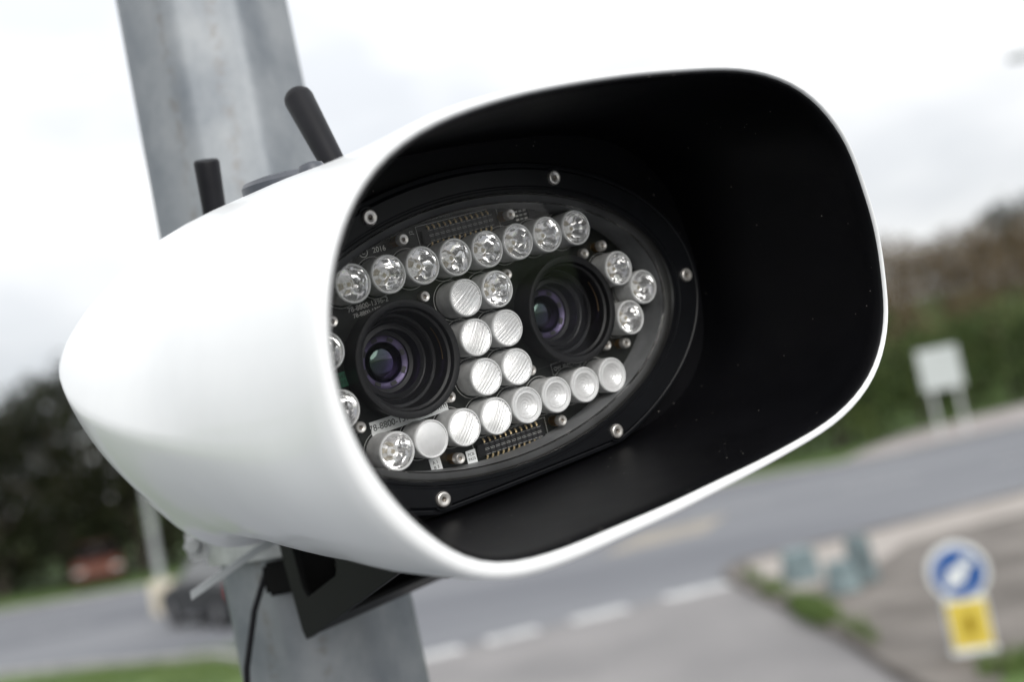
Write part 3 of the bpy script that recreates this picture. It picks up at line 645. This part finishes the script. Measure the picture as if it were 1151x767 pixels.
# note: lens barrels sit just under the glass
me = plate_mesh([[(x, y) for x, y, z in ell(.1310, .0722, 0, 120)]] + [[(c_ + .0262 * math.cos(2 * PI * i / 64), -.0004 + .0262 * math.sin(2 * PI * i / 64)) for i in range(64)] for c_ in (-.0575, .0575)], .0016); board = link('circuit_board', me, M['board'], root, smooth=False); board.location.z = -.0168
ZB = -.0160
def screw(x, y, z, r=.0036, parent=root, standoff=False, rot=None):
    a0 = random.random()
    hexl = lambda rr, zz: [(rr * math.cos(a0 + 2 * PI * (i // 4) / 6 + (i % 4) / 4 * 0) , 0, 0) for i in range(24)]
    n = 24
    def hx(rr, zz):
        L = []
        for i in range(n):
            th = 2 * PI * i / n; k = math.cos(PI / 6) / math.cos((th % (PI / 3)) - PI / 6)
            L.append((rr * k * math.cos(th + a0), rr * k * math.sin(th + a0), zz))
        return L
    def cc(rr, zz): return [(rr * math.cos(2 * PI * i / n + a0), rr * math.sin(2 * PI * i / n + a0), zz) for i in range(n)]
    s_ = MB().loft([cc(r, -.0028), cc(r, .0004), cc(r * .93, .0011), cc(r * .8, .0014), cc(r * .66, .00135), hx(r * .38, .0010), hx(r * .34, -.0002)])
    o = s_.build('screw', M['steel'], parent, angle=40); o.location = (x, y, z)
    b2 = MB().loft([hx(r * .34, -.0002), hx(r * .12, -.0006)], cap1=True).build('hex_socket', M['socket'], o)
    if standoff:
        MB().lathe([(r * 1.02, -.0028), (r * 1.02, ZB - z)], 6).build('standoff', M['brass'], o, smooth=False)
    return o
for x, y in [(-.0625, .0768), (.0625, .0768), (.1465, 0), (.0625, -.0768), (-.0625, -.0768), (-.1465, 0)]:
    MB().lathe([(.0062, .00845), (.0058, .0080), (.0050, .0080)], 32, (x, y, 0)).build('counterbore', M['black'], root)
    screw(x, y, .0090, .0043)
for x, y, z, so_ in [(-.037, .0623, -.007, 1), (.037, .0623, -.007, 1), (-.037, -.0623, -.007, 1), (.037, -.0623, -.007, 1), (-.029, .029, -.0135, 0), (.029, .029, -.0135, 0), (-.029, -.029, -.0135, 0), (.029, -.029, -.0135, 0),
                     (-.088, .029, -.0125, 0), (.088, .029, -.0125, 0), (-.088, -.029, -.0125, 0), (.088, -.029, -.0125, 0), (.1005, .031, -.009, 1), (.1005, -.031, -.009, 1), (-.1005, .031, -.009, 1), (-.1005, -.031, -.009, 1)]:
    screw(x, y, z, .0032, standoff=bool(so_))
# LEDs
def led_common(parts=True):
    m1 = MB().lathe([(.0102, ZB), (.0104, -.010), (.01065, -.0016), (.01065, -.0004), (.0104, .0)], 40).mesh('led')
    m2 = MB().lathe([(.0104, .0), (.0101, .00035), (.0096, .00035), (.0094, .0), (.0094, -.0012)], 40).mesh('rim')
    return m1, m2
LED_B, LED_R = led_common()
def bowl_mesh(seed):
    """clear optic: a ring of crisp facets near the edge, a smooth bowl inside"""
    rnd = random.Random(seed); rings = [(.0094, -.0010, 0), (.0088, -.0022, .6), (.0079, -.0034, 1), (.0069, -.0044, .5), (.0056, -.0058, .12), (.0044, -.0070, .08), (.0034, -.0078, .08), (.0024, -.0083, .05), (.0010, -.0085, 0)]
    n = 22; L = []
    for k, (r_, z, jj) in enumerate(rings):
        off = (k % 2) * PI / n if k < 4 else 0
        L.append([(r_ * (1 + jj * rnd.uniform(-.07, .07)) * math.cos(2 * PI * i / n + off), r_ * (1 + jj * rnd.uniform(-.07, .07)) * math.sin(2 * PI * i / n + off), z + jj * rnd.uniform(-.0007, .0007)) for i in range(n)])
    return MB().loft(L, cap1=True).mesh('bowl')
BOWL = [bowl_mesh(s_) for s_ in range(9)]
DOME = MB().lathe([(.0026, -.0088), (.0027, -.0070), (.0024, -.0058), (.0016, -.0050), (.0006, -.0047)], 16, cap1=True).mesh('dome')
DIE = MB().box(-.0011, .0011, -.0011, .0011, -.0052, -.0046).box(-.0030, -.0027, -.0016, .0016, -.0078, -.0066).box(.0026, .0029, -.0016, .0014, -.0078, -.0066).box(-.0012, .0010, .0026, .0029, -.0078, -.0068).mesh('chip')
# frosted cap with straight ribs
def rib_mesh(kind):
    R0 = .0097; m = MB(); L = []
    if kind == 'rib':
        nu, nv, pitch = 150, 17, .0019
        for k in range(nu + 1):
            u = -R0 * .999 + 2 * R0 * .999 * k / nu; c_ = math.sqrt(R0 * R0 - u * u); l = []
            for j in range(nv + 1):
                v = -c_ + 2 * c_ * j / nv; rr2 = (u * u + v * v) / R0 ** 2
                st = max(0, min(1, .55 + u / R0 * .9 + .35 * noise.noise(Vector((u * 500, v * 120, 2)))))
                z = -.0006 + .00012 * math.sin(u * 2 * PI / .0009) + .00036 * st * math.sin(u * 2 * PI / pitch) + .0010 * (1 - rr2)
                l.append((u, v, z))
            L.append(l)
        return m.loft(L, closed=False, M=Matrix.Rotation(R(-50), 4, 'Z')).mesh('cap')
    rings, seg = 22, 64
    for k in range(rings + 1):
        r_ = R0 * (1 - k / (rings + .3)); q = r_ / R0; l = []
        if kind == 'dish': z = -.0004 - .0024 * max(0, 1 - (q / .74) ** 2) + .00012 * math.cos(q * 34)
        else: z = -.0003 + .0011 * (1 - q * q)
        for i in range(seg):
            a = 2 * PI * i / seg; l.append((r_ * math.cos(a), r_ * math.sin(a), z))
        L.append(l)
    return m.loft(L, cap1=True).mesh('cap')
CAP = {k: rib_mesh(k) for k in ('rib', 'dish', 'frost')}
COVER = MB().lathe([(.0094, -.0002), (.006, .0000), (.001, .0001)], 32, cap1=True).mesh('cover')
M['ledglass'] = window_glass('led clear cover', rough=.03, amt=.8)
M['domeglass'] = mat('clear silicone dome', (.80, .80, .78), .08, coat=1, noise_amt=.3, nscale=700)
SILKRING = MB().lathe([(.0114, ZB + .0001), (.0117, ZB + .0001)], 48).mesh('outline')
li = [0]
def led(x, y, kind):
    li[0] += 1; rz = random.uniform(0, 6.28) if kind in ('clear', 'dish', 'frost') else random.uniform(-.25, .25)
    o = link('led', LED_B, M['holder'], root, angle=50); o.location = (x, y, 0); o.rotation_euler = (0, 0, rz)
    link('lip', LED_R, M['lip'], o)
    link('outline', SILKRING, M['silk'], o)
    if kind == 'clear':
        link('reflector', BOWL[li[0] % 9], M['reflector'], o, angle=28)
        link('dome', DOME, M['domeglass'], o); link('chip', DIE, M['die'], o, smooth=False)
        link('clear_cover', COVER, M['ledglass'], o)
    else:
        link('diffuser', CAP[kind], M['ribbed'] if kind == 'rib' else M['frost'], o, angle=80)
s_ = .021965; hgt = .022840
for i in range(8):
    x = (i - 3.5) * s_; arc = .000376 * ((i - 3.5) / 3.5) ** 2
    led(x, 2 * hgt + arc * -1 + .0004, 'clear')
    led(x, -2 * hgt, ['clear', 'frost', 'rib', 'rib', 'dish', 'dish', 'dish', 'dish'][i])
for rI, row in enumerate([('rib', 'clear'), ('rib', 'rib'), ('rib', 'rib')]):
    for c in (0, 1): led((c - .5) * s_, (1 - rI) * hgt, row[c])
for sx in (-1, 1):
    for x, y in ((.1018, .0153), (.1178, 0), (.1018, -.0157)): led(sx * x, y, 'clear')

# the two lens assemblies
def lens(cx, cy):
    o = MB().lathe([(.0295, ZB), (.0300, -.008), (.0318, .0010), (.0320, .0026), (.0316, .0034), (.0300, .0036), (.0282, .0030), (.0278, .0022), (.0276, .0), (.0262, -.0006), (.0258, -.0016), (.0256, -.0125)], 72).build('camera_lens', M['plastic'], root, angle=30)
    o.location = (cx, cy, 0)
    MB().lathe([(.0256, -.0125), (.0240, -.0128), (.0222, -.0120), (.0218, -.0132), (.0214, -.0165), (.0206, -.0170), (.0202, -.0162), (.0178, -.0158), (.0174, -.0170), (.0172, -.0230), (.0150, -.0236), (.0148, -.0250)], 64).build('inner_ring', M['lens_ring'], o, angle=30)
    MB().lathe([(.0148, -.0250), (.0142, -.0254), (.0118, -.0262), (.0114, -.0262)], 64).build('coated_ring', M['violet'], o, angle=30)
    for k in range(8):
        a = R(12) + k * PI / 4; Mx = T(.0130 * math.cos(a), .0130 * math.sin(a), -.0256) @ Matrix.Rotation(a, 4, 'Z') @ Matrix.Rotation(R(-16), 4, 'Y')
        MB().box(-.0011, .0011, -.0018, .0018, -.0003, .00035, M=Mx).build('slot', M['ink'], o)
    MB().lathe([(.0115, -.0262), (.0113, -.0252), (.0104, -.0243), (.0085, -.0234), (.0058, -.0226), (.0030, -.0222), (.0004, -.0221)], 48, cap1=True).build('front_element', M['optic'], o, angle=80)
    # bronze arc added inside the barrel to imitate a gold reflection off the window
    lo = []
    for r_, z in ((.02535, -.0044), (.0251, -.0046), (.0250, -.0051), (.0252, -.0054)):
        lo.append([(r_ * math.cos(a), r_ * math.sin(a), z) for a in [R(-14 + 44 * i / 30) for i in range(31)]])
    MB().loft(lo, closed=False).build('reflection_arc', M['bronze'], o)
lens(-.0575, -.0004); lens(.0575, -.0004)

# board details: connectors, lettering, labels
def connector(cx, cy, ang, n, name='pin_header'):
    Lx = n * .0038
    o = MB().box(-Lx / 2 - .004, Lx / 2 + .002, -.0036, .0036, 0, .0026).build(name, M['plastic'], root, bevel=.0003); o.location = (cx, cy, ZB); o.rotation_euler = (0, 0, ang)
    h_ = MB(); g_ = MB(); s2 = MB()
    for i in range(n):
        x = -Lx / 2 + .0038 * (i + .5)
        for r_ in (-1, 1):
            h_.add([(x - .0011, r_ * .0017 - .0010, .00272), (x + .0011, r_ * .0017 - .0010, .00272), (x + .0011, r_ * .0017 + .0010, .00272), (x - .0011, r_ * .0017 + .0010, .00272)], [(0, 1, 2, 3)])
            g_.tube([(x, r_ * .0036, .0014), (x, r_ * .0049, .0012), (x, r_ * .0058, .0001)], .00055, 6)
            for (a, b_, c, d) in ((-.0015, .0015, .0012, .0014), (-.0015, .0015, -.0014, -.0012)):
                s2.add([(x + a, r_ * .0017 + c, .00269), (x + b_, r_ * .0017 + c, .00269), (x + b_, r_ * .0017 + d, .00269), (x + a, r_ * .0017 + d, .00269)], [(0, 1, 2, 3)])
    h_.build('socket_holes', M['ink'], o, smooth=False); g_.build('gold_pins', M['gold'], o); s2.build('grid', M['silk'], o, smooth=False)
    fr = MB(); a, b_ = Lx / 2 + .0055, .0068
    for (x0, y0, x1, y1) in ((-a, -b_, a, -b_), (-a, b_, a, b_), (-a, -b_, -a, b_), (a, -b_, a, b_)):
        fr.box(min(x0, x1) - .00012, max(x0, x1) + .00012, min(y0, y1) - .00012, max(y0, y1) + .00012, .00002, .00006)
    fr.build('outline', M['silk'], o, smooth=False)
connector(.0065, .0615, R(1), 12); connector(.0050, -.0645, R(-2), 11)
def board_text(body, x, y, size, ang=0, m_='silk', z=ZB + .0001, name='printed_lettering', parent=root, align='LEFT'):
    o = link(name, text_mesh(body, size, .00002, align), M[m_], parent, smooth=False); o.location = (x, y, z); o.rotation_euler = (0, 0, ang); return o
cm_ = MB(); cm_.lathe([(.0023, ZB + .0001), (.0027, ZB + .0001)], 32, (-.0578, .0605, 0)).build('copyright_ring', M['silk_bright'], root)
board_text('C', -.0589, .0605, .0032, 0, 'silk_bright'); board_text('2016', -.0520, .0604, .0042, 0, 'silk_bright')
board_text('78-8800-1396-2', -.0760, .0322, .0040, R(2)); board_text('78-8800-1382-1', -.0735, .0285, .0032, R(2))
board_text('J2', -.0255, .0640, .0032, R(90)); board_text('01 03 05 07 09 11 13', -.0150, .0705, .0020)
board_text('21', .0350, .0600, .0022); board_text('R9 R8', .0465, .0668, .0024)
for k in range(3):
    for j in range(3):
        MB().box(-.0010, .0010, -.0005, .0005, 0, .0006).build('resistor', M['steel'] if j != 1 else M['silk'], root).location = (.0478 + j * .0032, .0585 + k * .0024, ZB)
MB().box(-.0028, .0028, -.0032, .0032, 0, .0016).build('chip', M['plastic'], root, bevel=.0002).location = (.0585, .0620, ZB)
fr = MB()
for (x0, x1, y0, y1) in ((.0455, .0675, -.0300, -.0298), (.0455, .0675, -.0366, -.0364), (.0455, .0457, -.0366, -.0298), (.0673, .0675, -.0366, -.0298)): fr.box(x0, x1, y0, y1, ZB + .0001, ZB + .00015)
fr.build('printed_box', M['silk'], root, smooth=False); board_text('QW  RLM  94V', .0470, -.0333, .0030)
def label(x, y, w, h, ang, m_='paper', lines=(), size=.004):
    o = MB().box(-w / 2, w / 2, -h / 2, h / 2, 0, .00012).build('sticker', M[m_], root, smooth=False); o.location = (x, y, ZB + .0002); o.rotation_euler = (0, 0, ang)
    for k, t_ in enumerate(lines):
        q_ = link('printed_lettering', text_mesh(t_, size, .00002, 'CENTER'), M['ink'], o, smooth=False); q_.location = (0, (len(lines) - 1) * size * .55 - k * size * 1.1, .00016)
    return o
label(-.0558, -.0324, .0500, .0075, R(0), lines=('78-8800-1397-0  C(8mm)',), size=.0050)
label(-.0476, -.0628, .0072, .0085, R(2), lines=('A 1', 'B 3'), size=.0026); label(-.0240, -.0655, .0066, .0078, R(-1), lines=('PCB', 'PASS'), size=.0024)
label(-.0905, -.0022, .0110, .0080, R(0), 'green_label', lines=('AA47', 'G/10'), size=.0030)
tr_ = MB()
for k in range(26):                              # fine copper traces under the solder mask
    x0 = random.uniform(-.12, .12); y0 = random.choice([-1, 1]) * random.uniform(.018, .066)
    if abs(y0) / .07 > math.sqrt(max(0, 1 - (x0 / .125) ** 2)): continue
    l = random.uniform(.006, .02); v = random.random() < .4
    tr_.box(x0, x0 + (.0002 if v else l), y0, y0 + (l * .5 if v else .0002), ZB + .00002, ZB + .00006)
tr_.build('copper_traces', mat('masked copper trace', (.06, .065, .06), .4), root, smooth=False)

# antennas and caps on top of the housing
def capsule(r0, r1, h, flat=False):
    p = [(r0 * 1.0, 0), (r0, h * .3), (r1, h - r1 * .7)]
    if flat: p = [(r0, 0), (r0, h * .5), (r1, h - .0015), (r1 * .9, h)]
    else: p += [(r1 * .92, h - r1 * .35), (r1 * .7, h - r1 * .1), (r1 * .4, h), (r1 * .05, h + .0004)]
    return p
def up_part(name, base, tip, prof, m_, seg=28):
    b_ = Vector(base); d = (Vector(tip) - b_); Mx = Matrix.Translation(b_) @ d.normalized().to_track_quat('Z', 'Y').to_matrix().to_4x4()
    return MB().lathe(prof(d.length), seg, cap1=True, M=Mx).build(name, M[m_], root, angle=40)
a1 = up_part('antenna', (-.020, .098, -.083), (-.020, .171, -.118), lambda h: capsule(.0078, .0094, h), 'rubber')
MB().lathe([(.0125, .0), (.0125, .010), (.010, .013), (.0088, .013)], 6, M=T(-.020, .100, -.083) @ Matrix.Rotation(R(-90), 4, 'X')).build('nut', M['greycap'], a1)
sa = up_part('stub_antenna', (-.060, .090, -.203), (-.060, .148, -.187), lambda h: capsule(.0078, .0084, h, True), 'rubber')
MB().lathe([(.0105, .0), (.0105, .006), (.0082, .008)], 6, M=T(-.060, .100, -.200) @ Matrix.Rotation(R(-90), 4, 'X')).build('nut', M['greycap'], sa)
MB().lathe([(.024, 0), (.024, .010), (.022, .0125), (.014, .014)], 40, cap1=True, M=T(-.058, .1045, -.090) @ Matrix.Rotation(R(-90), 4, 'X')).build('gps_dome', M['greycap'], root)
MB().lathe([(.0085, 0), (.0085, .009), (.0065, .0125), (.003, .0135)], 24, cap1=True, M=T(-.060, .1035, -.045) @ Matrix.Rotation(R(-90), 4, 'X')).build('vent_plug', M['greycap'], root)
# tiny bolt hole nick on the top lip
MB().lathe([(.0012, 0), (.0012, .0007)], 10, cap1=True, M=T(.1040, .1018, .1335) @ Matrix.Rotation(R(-75), 4, 'X')).build('rivet', M['bracket'], root)

# ------------------------------------------------------------------ bracket under the housing
br = empty('mounting_bracket', mat=FACE @ T(0, -.12, -.2)); tag(br, 'black triangular steel bracket holding the white housing to the pole', 'bracket')
inv = T(0, .12, .2)
def side_plate(x):
    O = [(-.238, .040), (-.238, .184), (-.235, .190), (-.228, .188), (-.067, .125), (-.030, .111), (-.030, .040)]
    Hh = [(-.216, .060), (-.217, .150), (-.212, .157), (-.206, .155), (-.156, .136), (-.150, .128), (-.150, .060)]
    me = plate_mesh([[(d, -y) for d, y in O], [(d, -y) for d, y in Hh]], .004, .0006)
    # plate lies in (z, y): turn it so that local x -> face z
    me.transform(T(x, 0, 0) @ Matrix.Rotation(R(-90), 4, 'Y'))
    me.transform(inv); return link('side_plate', me, M['bracket'], br, angle=40)
side_plate(-.060); side_plate(.060)
MB().box(-.0577, .0577, -.187, -.045, -.2385, -.2340, M=inv).build('back_plate', M['bracket'], br, bevel=.0008)
lip = MB(); lip.add([(-.0577, -.1880, -.2290), (.0577, -.1880, -.2290), (.0577, -.1660, -.1730), (-.0577, -.1660, -.1730), (-.0577, -.1850, -.2290), (.0577, -.1850, -.2290), (.0577, -.1630, -.1730), (-.0577, -.1630, -.1730)],
        [(0, 1, 2, 3), (4, 7, 6, 5), (0, 4, 5, 1), (1, 5, 6, 2), (2, 6, 7, 3), (3, 7, 4, 0)], inv)
lip.build('bottom_web', M['bracket'], br)
o = MB().lathe([(.0062, 0), (.0062, .004), (.0045, .005), (.001, .005)], 16, cap1=True, M=inv @ T(-.02, -.150, -.2340)).build('bolt', M['steel'], br)
MB().box(-.026, .026, -.150, -.080, -.262, -.2388, M=inv).build('pole_mount', M['bracket'], br, bevel=.002)

# ------------------------------------------------------------------ steel strap tail and cable on the pole
def P3(u, v, dist):
    pass
st = MB(); a = Vector((-.165, .875, 2.962)); b_ = Vector((-.262, .84, 2.922))
d = (b_ - a).normalized(); w = Vector((0, 0, 1)) * .0030; t_ = d.cross(w).normalized() * .0008
mid = (a + b_) / 2 + Vector((0, -.003, .002)); L = []
for p in (a, mid, b_): L.append([tuple(p + w + t_), tuple(p - w + t_), tuple(p - w - t_), tuple(p + w - t_)])
o = st.loft(L, True, True).build('strap_end', mat('pale strap', (.36, .38, .39), .4, metal=.3, noise_amt=.16), None)
tag(o, 'pale loose strap end sticking out left from the pole clamp', 'strap')
o = MB().tube([(-.212, .874, 2.93), (-.226, .868, 2.90), (-.238, .864, 2.86), (-.247, .864, 2.80), (-.240, .866, 2.6), (-.23, .87, 2.2), (-.235, .865, 1.5), (-.23, .85, .14)], .0024, 10).build('black_cable', M['rubber'], None)
tag(o, 'thin black cable hanging down in front of the left side of the pole', 'cable')
